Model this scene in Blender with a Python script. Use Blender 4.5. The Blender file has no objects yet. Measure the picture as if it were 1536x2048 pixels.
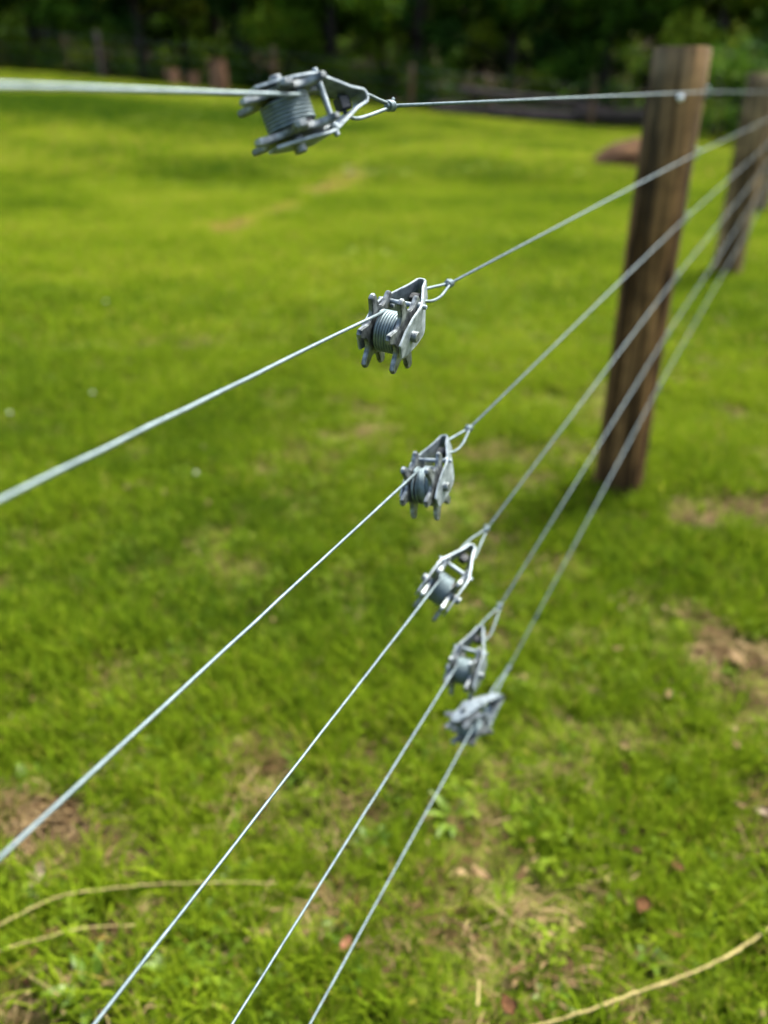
import bpy, bmesh, math, random
import numpy as np
from mathutils import Vector, Matrix, Euler

scene = bpy.context.scene
col = scene.collection
R = math.radians

# ------------------------------------------------------------------ camera
EYE = 1.25
FPX = 1600.0                       # focal length in pixels of the 1536 x 2048 photograph
PITCH = math.atan((1024 - 183) / FPX)
cam_data = bpy.data.cameras.new("camera")
cam = bpy.data.objects.new("camera", cam_data)
col.objects.link(cam)
cam.location = (0, 0, EYE)
cam.rotation_euler = (math.pi / 2 - PITCH, 0, 0)
cam_data.sensor_fit = 'VERTICAL'
cam_data.sensor_height = 36.0
cam_data.lens = FPX / 2048 * 36.0
cam_data.clip_start = 0.02
cam_data.clip_end = 2000
cam_data.dof.use_dof = True
cam_data.dof.focus_distance = 0.63
cam_data.dof.aperture_fstop = 2.9
scene.camera = cam

# ------------------------------------------------------------------ sky and sun
SUN_ELEV, SUN_AZ = 58.0, 52.0      # azimuth clockwise from +Y (the view direction)
world = bpy.data.worlds.new("World")
scene.world = world
world.use_nodes = True
wn = world.node_tree
sky = wn.nodes.new('ShaderNodeTexSky')
sky.sky_type = 'NISHITA'
sky.sun_disc = False
sky.sun_elevation = R(SUN_ELEV)
sky.sun_rotation = R(SUN_AZ)
sky.dust_density = 6.0
sky.air_density = 1.0
bg = wn.nodes['Background']
bg.inputs['Strength'].default_value = 0.15
wn.links.new(sky.outputs[0], bg.inputs['Color'])
sun_data = bpy.data.lights.new("sun", 'SUN')
sun_data.energy = 2.7
sun_data.angle = R(11)
sun_data.color = (1.0, 0.96, 0.9)
sun = bpy.data.objects.new("sun", sun_data)
col.objects.link(sun)
_ts = Vector((math.sin(R(SUN_AZ)) * math.cos(R(SUN_ELEV)), math.cos(R(SUN_AZ)) * math.cos(R(SUN_ELEV)), math.sin(R(SUN_ELEV))))
sun.rotation_euler = (-_ts).to_track_quat('-Z', 'Y').to_euler()
sun.location = (0, 0, 30)

scene.view_settings.view_transform = 'Standard'
scene.view_settings.look = 'None'
scene.view_settings.gamma = 1
scene.view_settings.use_curve_mapping = False
scene.view_settings.exposure = 2.22
scene.render.engine = 'CYCLES'
scene.cycles.max_bounces = 6
scene.cycles.transparent_max_bounces = 4
scene.cycles.sample_clamp_indirect = 4

# ------------------------------------------------------------------ helpers
def tag(o, label=None, cat=None, group=None, kind=None):
    if label: o['label'] = label
    if cat: o['category'] = cat
    if group: o['group'] = group
    if kind: o['kind'] = kind
    return o

def empty(name, loc=(0, 0, 0), rot=(0, 0, 0)):
    o = bpy.data.objects.new(name, None)
    o.empty_display_size = 0.05
    o.location = loc
    o.rotation_euler = rot
    col.objects.link(o)
    return o

def link(name, mesh, parent=None, loc=(0, 0, 0)):
    o = bpy.data.objects.new(name, mesh)
    o.location = loc
    col.objects.link(o)
    if parent is not None:
        o.parent = parent
    return o

def mesh_from(name, verts, faces, mat=None, smooth=True):
    m = bpy.data.meshes.new(name)
    m.from_pydata([tuple(v) for v in verts], [], faces)
    m.update()
    if mat: m.materials.append(mat)
    if smooth: m.polygons.foreach_set('use_smooth', [True] * len(m.polygons))
    return m

def mesh_from_bm(name, bm, mat=None, smooth=False):
    m = bpy.data.meshes.new(name)
    bmesh.ops.recalc_face_normals(bm, faces=bm.faces)
    bm.to_mesh(m)
    bm.free()
    if mat: m.materials.append(mat)
    if smooth: m.polygons.foreach_set('use_smooth', [True] * len(m.polygons))
    return m

def tube_geo(pts, rad, sides=10, cap=True):
    """Vertices and faces of a tube along pts; rad a number or one per point."""
    pts = [Vector(p) for p in pts]
    n = len(pts)
    rads = rad if hasattr(rad, '__len__') else [rad] * n
    verts, faces = [], []
    t0 = (pts[1] - pts[0]).normalized()
    ref = Vector((0, 0, 1)) if abs(t0.z) < 0.9 else Vector((1, 0, 0))
    u = (ref - t0 * ref.dot(t0)).normalized()
    for i, p in enumerate(pts):
        if i == 0: t = pts[1] - pts[0]
        elif i == n - 1: t = pts[-1] - pts[-2]
        else: t = (pts[i + 1] - pts[i]).normalized() + (pts[i] - pts[i - 1]).normalized()
        t.normalize()
        u = (u - t * u.dot(t)).normalized()
        w = t.cross(u)
        for k in range(sides):
            a = 2 * math.pi * k / sides
            verts.append(p + (u * math.cos(a) + w * math.sin(a)) * rads[i])
    for i in range(n - 1):
        for k in range(sides):
            a, b = i * sides + k, i * sides + (k + 1) % sides
            faces.append((a, b, b + sides, a + sides))
    if cap:
        faces.append(tuple(range(sides - 1, -1, -1)))
        faces.append(tuple(range((n - 1) * sides, n * sides)))
    return verts, faces

class Geo:
    def __init__(self): self.v, self.f = [], []
    def add(self, vf):
        b = len(self.v)
        self.v += list(vf[0]); self.f += [tuple(i + b for i in f) for f in vf[1]]
        return self
    def mesh(self, name, mat, smooth=True): return mesh_from(name, self.v, self.f, mat, smooth)

def sharp(m, deg=35):
    """Smooth shading with sharp edges kept."""
    try: m.set_sharp_from_angle(angle=R(deg))
    except Exception: pass
    return m

# value noise for placing things
_rng = np.random.default_rng(5)
_tab = _rng.random((256, 256))
def vnoise(x, y, scale=1.0, ox=0.0, oy=0.0):
    x = np.asarray(x, float) * scale + ox + 97.3; y = np.asarray(y, float) * scale + oy + 31.7
    xi, yi = np.floor(x).astype(int), np.floor(y).astype(int)
    fx, fy = x - xi, y - yi
    fx, fy = fx * fx * (3 - 2 * fx), fy * fy * (3 - 2 * fy)
    g = lambda a, b: _tab[a % 256, b % 256]
    return (g(xi, yi) * (1 - fx) + g(xi + 1, yi) * fx) * (1 - fy) + (g(xi, yi + 1) * (1 - fx) + g(xi + 1, yi + 1) * fx) * fy
def fbm(x, y, scale, o=0.0):
    return (vnoise(x, y, scale, o, o * .7) * .55 + vnoise(x, y, scale * 2.1, o + 11, o) * .3 + vnoise(x, y, scale * 4.3, o, o + 23) * .15)

def sstep(a, b, x):
    t = np.clip((np.asarray(x, float) - a) / (b - a), 0, 1)
    return t * t * (3 - 2 * t)

def terrain(x, y):
    x = np.asarray(x, float); y = np.asarray(y, float)
    far = sstep(4, 31, y)
    z = far * np.clip(-0.078 * (x - 9.5), -0.5, 2.6)
    z = z + 14.0 * sstep(50, 95, y)
    z = z + 0.26 * (vnoise(x, y * 1.3, 0.30) - .5) * sstep(8, 14, np.abs(y) + np.abs(x) * .5)
    z = z + 0.03 * (vnoise(x, y, 1.9, 4) - .5) * sstep(0.5, 1.5, np.abs(y))
    return z
def tz(x, y): return float(terrain(x, y))

# ------------------------------------------------------------------ materials
def new_mat(name):
    m = bpy.data.materials.new(name); m.use_nodes = True
    return m, m.node_tree, m.node_tree.nodes['Principled BSDF']
def node(nt, typ, **kw):
    n = nt.nodes.new(typ)
    for k, v in kw.items(): setattr(n, k, v)
    return n
def ramp(nt, stops, src):
    r = node(nt, 'ShaderNodeValToRGB')
    e = r.color_ramp.elements
    while len(e) < len(stops): e.new(0.5)
    for el, (p, c) in zip(e, stops):
        el.position = p; el.color = (*c, 1)
    nt.links.new(src, r.inputs[0])
    return r
def noise_node(nt, scale, detail=4, vec=None, rough=0.55):
    n = node(nt, 'ShaderNodeTexNoise')
    n.inputs['Scale'].default_value = scale
    n.inputs['Detail'].default_value = detail
    n.inputs['Roughness'].default_value = rough
    if vec is not None: nt.links.new(vec, n.inputs['Vector'])
    return n

def metal_mat(name, c0, c1, rough=(0.35, 0.6), metallic=0.9, scale=180, bump=0.15):
    m, nt, p = new_mat(name)
    tc = node(nt, 'ShaderNodeTexCoord')
    n = noise_node(nt, scale, 5, tc.outputs['Object'])
    r = ramp(nt, [(0.3, c0), (0.7, c1)], n.outputs['Fac'])
    nt.links.new(r.outputs[0], p.inputs['Base Color'])
    p.inputs['Metallic'].default_value = metallic
    mr = node(nt, 'ShaderNodeMapRange')
    mr.inputs['To Min'].default_value = rough[0]; mr.inputs['To Max'].default_value = rough[1]
    nt.links.new(n.outputs['Fac'], mr.inputs['Value'])
    nt.links.new(mr.outputs[0], p.inputs['Roughness'])
    n2 = noise_node(nt, scale * 6, 3, tc.outputs['Object'])
    b = node(nt, 'ShaderNodeBump'); b.inputs['Strength'].default_value = bump; b.inputs['Distance'].default_value = 0.0004
    nt.links.new(n2.outputs['Fac'], b.inputs['Height'])
    nt.links.new(b.outputs[0], p.inputs['Normal'])
    return m

GALV = metal_mat("galvanised steel", (0.085, 0.112, 0.124), (0.24, 0.285, 0.30), (0.5, 0.74), 0.82)
WIRE = metal_mat("galvanised wire", (0.062, 0.088, 0.095), (0.125, 0.165, 0.173), (0.52, 0.68), 0.85, 120, 0.1)
ZINC = metal_mat("bright zinc", (0.6, 0.62, 0.62), (0.75, 0.76, 0.76), (0.3, 0.4), 0.6)
CAST = metal_mat("weathered cast alloy", (0.020, 0.027, 0.030), (0.20, 0.23, 0.235), (0.34, 0.62), 0.85, 170, 0.9)
DARK = metal_mat("dark steel", (0.012, 0.015, 0.017), (0.035, 0.04, 0.043), (0.5, 0.7), 0.6, 160, 0.3)

def wood_mat(name, dark, mid, light, grey):
    m, nt, p = new_mat(name)
    tc = node(nt, 'ShaderNodeTexCoord')
    oi = node(nt, 'ShaderNodeObjectInfo')
    off = node(nt, 'ShaderNodeVectorMath', operation='ADD')
    nt.links.new(tc.outputs['Object'], off.inputs[0]); nt.links.new(oi.outputs['Random'], off.inputs[1])
    mp = node(nt, 'ShaderNodeMapping'); mp.inputs['Scale'].default_value = (1, 1, 0.07)
    nt.links.new(off.outputs[0], mp.inputs['Vector'])
    n = noise_node(nt, 34, 6, mp.outputs[0], 0.65)
    n1 = noise_node(nt, 13, 4, mp.outputs[0])
    n2 = noise_node(nt, 5, 3, off.outputs[0])
    r = ramp(nt, [(0.30, dark), (0.5, mid), (0.68, light)], n.outputs['Fac'])
    r2 = ramp(nt, [(0.44, dark), (0.60, light)], n1.outputs['Fac'])
    mx0 = node(nt, 'ShaderNodeMix', data_type='RGBA'); mx0.inputs['Factor'].default_value = 0.6
    nt.links.new(r.outputs[0], mx0.inputs[6]); nt.links.new(r2.outputs[0], mx0.inputs[7])
    sep = node(nt, 'ShaderNodeSeparateXYZ'); nt.links.new(tc.outputs['Object'], sep.inputs[0])
    mr = node(nt, 'ShaderNodeMapRange'); mr.inputs['From Min'].default_value = 0.85; mr.inputs['From Max'].default_value = 1.5
    nt.links.new(sep.outputs['Z'], mr.inputs['Value'])
    ml = node(nt, 'ShaderNodeMath', operation='MULTIPLY'); nt.links.new(mr.outputs[0], ml.inputs[0]); nt.links.new(n2.outputs['Fac'], ml.inputs[1])
    mx = node(nt, 'ShaderNodeMix', data_type='RGBA')
    nt.links.new(ml.outputs[0], mx.inputs['Factor']); nt.links.new(mx0.outputs[2], mx.inputs[6]); mx.inputs[7].default_value = (*grey, 1)
    mc = node(nt, 'ShaderNodeMapping'); mc.inputs['Scale'].default_value = (1, 1, 0.035)
    nt.links.new(off.outputs[0], mc.inputs['Vector'])
    nc = noise_node(nt, 26, 3, mc.outputs[0], 0.5)
    ab = node(nt, 'ShaderNodeMath', operation='SUBTRACT'); ab.inputs[1].default_value = 0.5
    nt.links.new(nc.outputs['Fac'], ab.inputs[0])
    a2 = node(nt, 'ShaderNodeMath', operation='ABSOLUTE'); nt.links.new(ab.outputs[0], a2.inputs[0])
    mk = node(nt, 'ShaderNodeMapRange'); mk.inputs['From Max'].default_value = 0.035; mk.inputs['To Min'].default_value = 0.15
    nt.links.new(a2.outputs[0], mk.inputs['Value'])
    nk = noise_node(nt, 7, 3, off.outputs[0])                       # blotches of weather and damp
    mb = node(nt, 'ShaderNodeMapRange'); mb.inputs['From Min'].default_value = 0.35; mb.inputs['From Max'].default_value = 0.65; mb.inputs['To Min'].default_value = 0.55; mb.inputs['To Max'].default_value = 1.35
    nt.links.new(nk.outputs['Fac'], mb.inputs['Value'])
    mm = node(nt, 'ShaderNodeMath', operation='MULTIPLY'); nt.links.new(mk.outputs[0], mm.inputs[0]); nt.links.new(mb.outputs[0], mm.inputs[1])
    vs = node(nt, 'ShaderNodeVectorMath', operation='SCALE'); nt.links.new(mx.outputs[2], vs.inputs[0]); nt.links.new(mm.outputs[0], vs.inputs['Scale'])
    nt.links.new(vs.outputs[0], p.inputs['Base Color'])
    p.inputs['Roughness'].default_value = 0.9
    p.inputs['Specular IOR Level'].default_value = 0.08
    b = node(nt, 'ShaderNodeBump'); b.inputs['Strength'].default_value = 0.7; b.inputs['Distance'].default_value = 0.004
    nt.links.new(n.outputs['Fac'], b.inputs['Height']); nt.links.new(b.outputs[0], p.inputs['Normal'])
    return m
POSTWOOD = wood_mat("post wood", (0.014, 0.008, 0.0025), (0.070, 0.040, 0.014), (0.25, 0.138, 0.048), (0.11, 0.094, 0.06))
PALEPOST = wood_mat("weathered post wood", (0.035, 0.022, 0.009), (0.10, 0.066, 0.028), (0.23, 0.155, 0.070), (0.14, 0.115, 0.075))
FARWOOD = wood_mat("far post wood", (0.05, 0.028, 0.012), (0.13, 0.076, 0.034), (0.20, 0.12, 0.055), (0.13, 0.105, 0.07))
GREYWOOD = wood_mat("grey log wood", (0.03, 0.022, 0.016), (0.075, 0.058, 0.044), (0.13, 0.10, 0.08), (0.09, 0.08, 0.068))
STUMPWOOD = wood_mat("reddish stump wood", (0.07, 0.036, 0.018), (0.14, 0.075, 0.04), (0.21, 0.12, 0.068), (0.14, 0.085, 0.05))
BARK = wood_mat("bark", (0.012, 0.010, 0.006), (0.03, 0.024, 0.016), (0.055, 0.045, 0.032), (0.04, 0.036, 0.028))

def leaf_mat(name, stops, instancer=True, trans=0.35, rough=0.8, along=None, attr='tint', spec=0.03):
    m, nt, p = new_mat(name)
    if instancer:
        a = node(nt, 'ShaderNodeAttribute', attribute_type='INSTANCER', attribute_name=attr)
        g = node(nt, 'ShaderNodeAttribute', attribute_type='GEOMETRY', attribute_name='shade')
        ad = node(nt, 'ShaderNodeMath', operation='ADD'); nt.links.new(a.outputs['Fac'], ad.inputs[0]); nt.links.new(g.outputs['Fac'], ad.inputs[1])
        src = ad.outputs[0]
    else:
        g = node(nt, 'ShaderNodeAttribute', attribute_type='GEOMETRY', attribute_name='shade')
        oi = node(nt, 'ShaderNodeObjectInfo')
        mr = node(nt, 'ShaderNodeMapRange'); mr.inputs['To Min'].default_value = 0.25; mr.inputs['To Max'].default_value = 0.6
        nt.links.new(oi.outputs['Random'], mr.inputs['Value'])
        ad = node(nt, 'ShaderNodeMath', operation='ADD'); nt.links.new(mr.outputs[0], ad.inputs[0]); nt.links.new(g.outputs['Fac'], ad.inputs[1])
        src = ad.outputs[0]
    r = ramp(nt, stops, src)
    nt.links.new(r.outputs[0], p.inputs['Base Color'])
    p.inputs['Roughness'].default_value = rough
    p.inputs['Specular IOR Level'].default_value = spec
    t = node(nt, 'ShaderNodeBsdfTranslucent')
    nt.links.new(r.outputs[0], t.inputs['Color'])
    mx = node(nt, 'ShaderNodeMixShader'); mx.inputs[0].default_value = trans
    nt.links.new(p.outputs[0], mx.inputs[1]); nt.links.new(t.outputs[0], mx.inputs[2])
    nt.links.new(mx.outputs[0], nt.nodes['Material Output'].inputs['Surface'])
    return m
GRASS = leaf_mat("grass blades", [(0.0, (0.026, 0.058, 0.003)), (0.35, (0.094, 0.147, 0.005)), (0.7, (0.156, 0.212, 0.009)), (1.0, (0.24, 0.17, 0.045))], trans=0.45)
CLOVER = leaf_mat("clover leaves", [(0.0, (0.035, 0.070, 0.003)), (0.5, (0.092, 0.142, 0.005)), (1.0, (0.155, 0.19, 0.018))], trans=0.35, rough=0.6, spec=0.06)
STRAW = leaf_mat("dry straw", [(0.0, (0.03, 0.016, 0.006)), (0.5, (0.085, 0.056, 0.024)), (1.0, (0.18, 0.135, 0.065))], trans=0.15, rough=0.7)
TREELEAF = leaf_mat("tree leaves", [(0.0, (0.014, 0.042, 0.006)), (0.45, (0.044, 0.100, 0.006)), (1.0, (0.16, 0.19, 0.012))], instancer=False, trans=0.25, rough=0.7, spec=0.04)
WEEDLEAF = leaf_mat("broad weed leaves", [(0.0, (0.03, 0.068, 0.004)), (0.5, (0.065, 0.12, 0.006)), (1.0, (0.12, 0.17, 0.015))], instancer=False, trans=0.3, rough=0.45, spec=0.25)

def plain_mat(name, c0, c1, scale=60, rough=0.8, bump=0.3):
    m, nt, p = new_mat(name)
    tc = node(nt, 'ShaderNodeTexCoord')
    n = noise_node(nt, scale, 5, tc.outputs['Object'])
    r = ramp(nt, [(0.3, c0), (0.7, c1)], n.outputs['Fac'])
    nt.links.new(r.outputs[0], p.inputs['Base Color'])
    p.inputs['Specular IOR Level'].default_value = 0.08
    p.inputs['Roughness'].default_value = rough
    b = node(nt, 'ShaderNodeBump'); b.inputs['Strength'].default_value = bump; b.inputs['Distance'].default_value = 0.01
    nt.links.new(n.outputs['Fac'], b.inputs['Height']); nt.links.new(b.outputs[0], p.inputs['Normal'])
    return m
DEADLEAF = plain_mat("dead leaf", (0.05, 0.022, 0.009), (0.15, 0.075, 0.034), 70, 0.8)
TANLEAF = plain_mat("tan dead leaf", (0.13, 0.085, 0.04), (0.25, 0.18, 0.09), 60, 0.8)
PINKLEAF = plain_mat("pink dead leaf", (0.22, 0.09, 0.05), (0.34, 0.17, 0.10), 60, 0.8)
STALK = plain_mat("dry stalk", (0.12, 0.10, 0.035), (0.25, 0.21, 0.085), 40, 0.8)
PETAL = plain_mat("white clover petals", (0.26, 0.28, 0.20), (0.42, 0.43, 0.34), 200, 0.6)
CLAY = plain_mat("bare earth", (0.012, 0.006, 0.0025), (0.072, 0.038, 0.015), 5, 0.95, 0.8)
WOODCHIP = plain_mat("pale wood chip", (0.220, 0.171, 0.116), (0.319, 0.259, 0.187), 60, 0.7)

# ------------------------------------------------------------------ fence line geometry
DIR = Vector((0.4345, 0.90067, 0.0)); DIR.normalize()          # along the fence, away from the camera
RIGHT = Vector((DIR.y, -DIR.x, 0.0))                             # towards the camera's side
LEFT = -RIGHT
PLANE = 0.28                                                     # the wires pass this far to the left of the camera
def on_line(s, z): return DIR * s + LEFT * PLANE + Vector((0, 0, z))
POST0 = Vector((0.815, 2.525, 0))
S0 = POST0.dot(DIR)
post_spots = [POST0 + DIR * (4.0 * i) for i in range(5)]

# bare spots: x, y, radius x, radius y, strength
BARE = [(-0.62, 1.05, 0.24, 0.10, .95), (-0.50, 0.74, 0.10, 0.13, 0.7), (-0.25, 1.22, .07, .06, .6), (-.05, 1.3, .05, .05, .5), (-.36, .86, .06, .04, .6), (-0.17, 1.12, 0.20, 0.12, 0.6), (1.22, 2.34, 0.34, 0.11, 1.0), (0.90, 1.60, 0.10, 0.08, 0.8),
        (0.76, 1.12, 0.10, 0.07, 0.9), (0.22, 0.98, 0.14, 0.10, 0.5), (0.36, 0.83, 0.12, 0.06, 0.45), (0.93, 1.42, 0.12, 0.06, 0.7),
        (1.0, 2.0, 0.12, 0.05, 0.6), (0.15, 0.72, 0.1, 0.05, 0.6), (-0.08, 0.92, 0.05, 0.05, .5), (0.40, 0.70, 0.06, 0.05, .7)]
def bareness(x, y):
    b = np.zeros_like(np.asarray(x, float))
    wx = x + 0.10 * (vnoise(x, y, 7, 3) - .5); wy = y + 0.10 * (vnoise(x, y, 7, 9) - .5)
    for cx, cy, rx, ry, s in BARE:
        d = ((wx - cx) / rx) ** 2 + ((wy - cy) / ry) ** 2
        b = np.maximum(b, s * (1 - sstep(0.4, 1.3, d)))
    # worn streak across the field
    for (ax, ay), (bx, by), w, s in (((-1.55, 8.2), (-1.05, 10.2), .16, .8), ((-0.85, 11.3), (-0.40, 12.6), .30, 1.0), ((-1.05, 10.2), (-0.2, 14.6), .10, .5)):
        ux, uy = bx - ax, by - ay; L2 = ux * ux + uy * uy
        t = np.clip(((wx - ax) * ux + (wy - ay) * uy) / L2, 0, 1)
        d = np.hypot(wx - ax - t * ux, wy - ay - t * uy)
        b = np.maximum(b, s * (1 - sstep(w * .5, w * 1.4, d)))
    return b

# ------------------------------------------------------------------ ground
def build_ground():
    n = 300
    u = np.linspace(-1, 1, n)
    g = lambda t, k, s: s * np.sinh(k * t) / np.sinh(k)
    xs = g(u, 8.2, 500.0)
    v = np.linspace(-0.75, 1, n)
    ys = g(v, 8.2, 500.0) + 1.2
    X, Y = np.meshgrid(xs, ys)
    Z = terrain(X, Y)
    near = (np.abs(X) < 6) & (np.abs(Y) < 8)
    Z = Z + np.where(near, 0.012 * (vnoise(X, Y, 14, 2) - .5) - 0.015 * bareness(X, Y), 0)
    verts = np.stack([X, Y, Z], -1).reshape(-1, 3)
    idx = np.arange(n * n).reshape(n, n)
    q = np.stack([idx[:-1, :-1], idx[:-1, 1:], idx[1:, 1:], idx[1:, :-1]], -1).reshape(-1, 4)
    m = bpy.data.meshes.new("ground")
    m.from_pydata(verts.tolist(), [], q.tolist())
    m.polygons.foreach_set('use_smooth', [True] * len(m.polygons))
    at = m.attributes.new('bare', 'FLOAT', 'POINT')
    at.data.foreach_set('value', bareness(X, Y).reshape(-1).astype(np.float32))
    mt, nt, p = new_mat("turf soil")
    tc = node(nt, 'ShaderNodeTexCoord')
    n1 = noise_node(nt, 3.0, 6, tc.outputs['Object'], 0.6)
    n2 = noise_node(nt, 45.0, 5, tc.outputs['Object'], 0.7)
    n3 = noise_node(nt, 0.35, 3, tc.outputs['Object'])
    soil = ramp(nt, [(0.3, (0.010, 0.0065, 0.0025)), (0.5, (0.033, 0.022, 0.010)), (0.72, (0.09, 0.064, 0.032))], n2.outputs['Fac'])
    turf = ramp(nt, [(0.32, (0.035, 0.055, 0.005)), (0.55, (0.07, 0.095, 0.008)), (0.75, (0.12, 0.12, 0.025))], n2.outputs['Fac'])
    a = node(nt, 'ShaderNodeAttribute', attribute_type='GEOMETRY', attribute_name='bare')
    sub = node(nt, 'ShaderNodeMapRange'); sub.inputs['From Min'].default_value = 0.42; sub.inputs['From Max'].default_value = 0.68
    nt.links.new(n1.outputs['Fac'], sub.inputs['Value'])
    ad = node(nt, 'ShaderNodeMath', operation='ADD', use_clamp=True)
    nt.links.new(a.outputs['Fac'], ad.inputs[0])
    ml = node(nt, 'ShaderNodeMath', operation='MULTIPLY'); ml.inputs[1].default_value = 0.35
    nt.links.new(sub.outputs[0], ml.inputs[0]); nt.links.new(ml.outputs[0], ad.inputs[1])
    mx = node(nt, 'ShaderNodeMix', data_type='RGBA')
    nt.links.new(ad.outputs[0], mx.inputs['Factor']); nt.links.new(turf.outputs[0], mx.inputs[6]); nt.links.new(soil.outputs[0], mx.inputs[7])
    nt.links.new(mx.outputs[2], p.inputs['Base Color'])
    p.inputs['Roughness'].default_value = 0.95
    sp = node(nt, 'ShaderNodeSeparateXYZ'); nt.links.new(tc.outputs['Object'], sp.inputs[0])
    sl = node(nt, 'ShaderNodeMath', operation='MULTIPLY_ADD'); sl.inputs[1].default_value = 0.22                # the wood's edge bends nearer on the right
    cl = node(nt, 'ShaderNodeMath', operation='MAXIMUM'); cl.inputs[1].default_value = 4.0
    nt.links.new(sp.outputs['X'], cl.inputs[0]); nt.links.new(cl.outputs[0], sl.inputs[0]); nt.links.new(sp.outputs['Y'], sl.inputs[2])
    fl = node(nt, 'ShaderNodeMapRange'); fl.inputs['From Min'].default_value = 32.6; fl.inputs['From Max'].default_value = 35.0
    nt.links.new(sl.outputs[0], fl.inputs['Value'])
    litter = ramp(nt, [(0.3, (0.008, 0.006, 0.003)), (0.7, (0.03, 0.02, 0.011))], n2.outputs['Fac'])
    mf = node(nt, 'ShaderNodeMix', data_type='RGBA')
    nt.links.new(fl.outputs[0], mf.inputs['Factor']); nt.links.new(mx.outputs[2], mf.inputs[6]); nt.links.new(litter.outputs[0], mf.inputs[7])
    nt.links.new(mf.outputs[2], p.inputs['Base Color'])
    p.inputs['Specular IOR Level'].default_value = 0.05
    b = node(nt, 'ShaderNodeBump'); b.inputs['Strength'].default_value = 0.8; b.inputs['Distance'].default_value = 0.01
    nt.links.new(n2.outputs['Fac'], b.inputs['Height']); nt.links.new(b.outputs[0], p.inputs['Normal'])
    m.materials.append(mt)
    tag(link("ground", m), kind='structure')
build_ground()

# ------------------------------------------------------------------ scattered ground cover (geometry nodes, real instances)
def strip(path, widths, side):
    """A bent ribbon: path of points, half widths, side vector."""
    v, f = [], []
    for p, w in zip(path, widths):
        v.append(p - side * w); v.append(p + side * w)
    for i in range(len(path) - 1):
        f.append((2 * i, 2 * i + 1, 2 * i + 3, 2 * i + 2))
    return v, f

def shaded_mesh(name, pieces, mat):
    """pieces: list of (verts, faces, shade)"""
    V, F, S = [], [], []
    for v, f, s in pieces:
        b = len(V); V += v; F += [tuple(i + b for i in q) for q in f]; S += [s] * len(v)
    m = mesh_from(name, V, F, mat, True)
    a = m.attributes.new('shade', 'FLOAT', 'POINT'); a.data.foreach_set('value', S)
    return m

def tuft_mesh(rnd, n, rad, hmin, hmax, wid, lean=0.6, segs=3, flat=0.0):
    P = []
    for _ in range(n):
        a = rnd.uniform(0, 2 * math.pi); r = rad * math.sqrt(rnd.random())
        base = Vector((r * math.cos(a), r * math.sin(a), -0.004))
        h = rnd.uniform(hmin, hmax)
        la = rnd.uniform(0, 2 * math.pi); l = rnd.uniform(0.15, 1.0) * lean
        ld = Vector((math.cos(la), math.sin(la), 0))
        tw = rnd.uniform(-0.6, 0.6)
        side = Vector((-math.sin(la + tw), math.cos(la + tw), 0))
        pts, ws = [], []
        for i in range(segs + 1):
            t = i / segs
            ang = l * (0.35 + t * 1.5)
            if i == 0: p = base.copy()
            else: p = pts[-1] + (Vector((0, 0, 1)) * math.cos(ang) + ld * math.sin(ang)) * (h / segs)
            pts.append(p); ws.append(wid * (0.8, 1.0, 0.75, 0.12)[i] if segs == 3 else wid * (1 - 0.85 * t))
        v, f = strip(pts, ws, side)
        P.append((v, f, rnd.gauss(0, 0.10) + (0.60 if rnd.random() < .07 else 0)))
    return P

def clover_pieces(rnd, n, rad):
    P = []
    for _ in range(n):
        a = rnd.uniform(0, 2 * math.pi); r = rad * math.sqrt(rnd.random())
        c = Vector((r * math.cos(a), r * math.sin(a), rnd.uniform(0.02, 0.05)))
        s = rnd.uniform(0.004, 0.0075)
        tilt = Euler((rnd.gauss(0, .35), rnd.gauss(0, .35), rnd.uniform(0, 6.28))).to_matrix()
        sh = rnd.gauss(0, 0.12)
        for k in range(3):
            rot = Matrix.Rotation(k * 2.094, 3, 'Z')
            loc = [(0, 0, 0), (s * .45, -s * .5, s * .12), (s * 1.1, -s * .55, s * .2), (s * 1.35, 0, s * .1), (s * 1.1, s * .55, s * .2), (s * .45, s * .5, s * .12)]
            v = [c + tilt @ (rot @ Vector(q)) for q in loc]
            P.append((v, [(0, 1, 2, 3), (0, 3, 4, 5)], sh))
        st, sf = strip([Vector((c.x * .8, c.y * .8, -0.005)), c], [0.0009, 0.0007], Vector((1, 0, 0)))
        P.append((st, sf, sh - .1))
    return P

def broad_pieces(rnd, n, rad, hmin, hmax, wid):
    """Broad short leaves: plantain, dock and the like."""
    P = []
    for _ in range(n):
        la = rnd.uniform(0, 2 * math.pi); ld = Vector((math.cos(la), math.sin(la), 0))
        side = Vector((-ld.y, ld.x, 0)); h = rnd.uniform(hmin, hmax); l0 = rnd.uniform(0.5, 1.1)
        pts = [ld * rad * rnd.random()]; ws = [wid * .3]
        for i in range(1, 5):
            ang = l0 + i * 0.22
            pts.append(pts[-1] + (Vector((0, 0, 1)) * math.cos(ang) + ld * math.sin(ang)) * h / 4)
            ws.append(wid * (0.75, 1.0, 0.75, 0.08)[i - 1])
        v, f = strip(pts, ws, side)
        P.append((v, f, rnd.gauss(0, .1)))
    return P

def straw_pieces(rnd, n, rad):
    P = []
    for _ in range(n):
        a = rnd.uniform(0, 6.28); d = Vector((math.cos(a), math.sin(a), 0)); side = Vector((-d.y, d.x, 0))
        c = Vector((rnd.uniform(-rad, rad), rnd.uniform(-rad, rad), rnd.uniform(0.002, 0.02)))
        L = rnd.uniform(0.012, 0.045); cur = rnd.uniform(-.3, .3)
        pts = [c + d * L * (t - .5) + side * cur * L * (t - .5) ** 2 * 2 + Vector((0, 0, .25 * L * rnd.uniform(-.3, .6) * t)) for t in (0, .5, 1)]
        w = rnd.uniform(0.0005, 0.0013)
        v, f = strip(pts, [w, w, w * .6], side)
        P.append((v, f, rnd.gauss(0, .15)))
    return P

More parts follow.
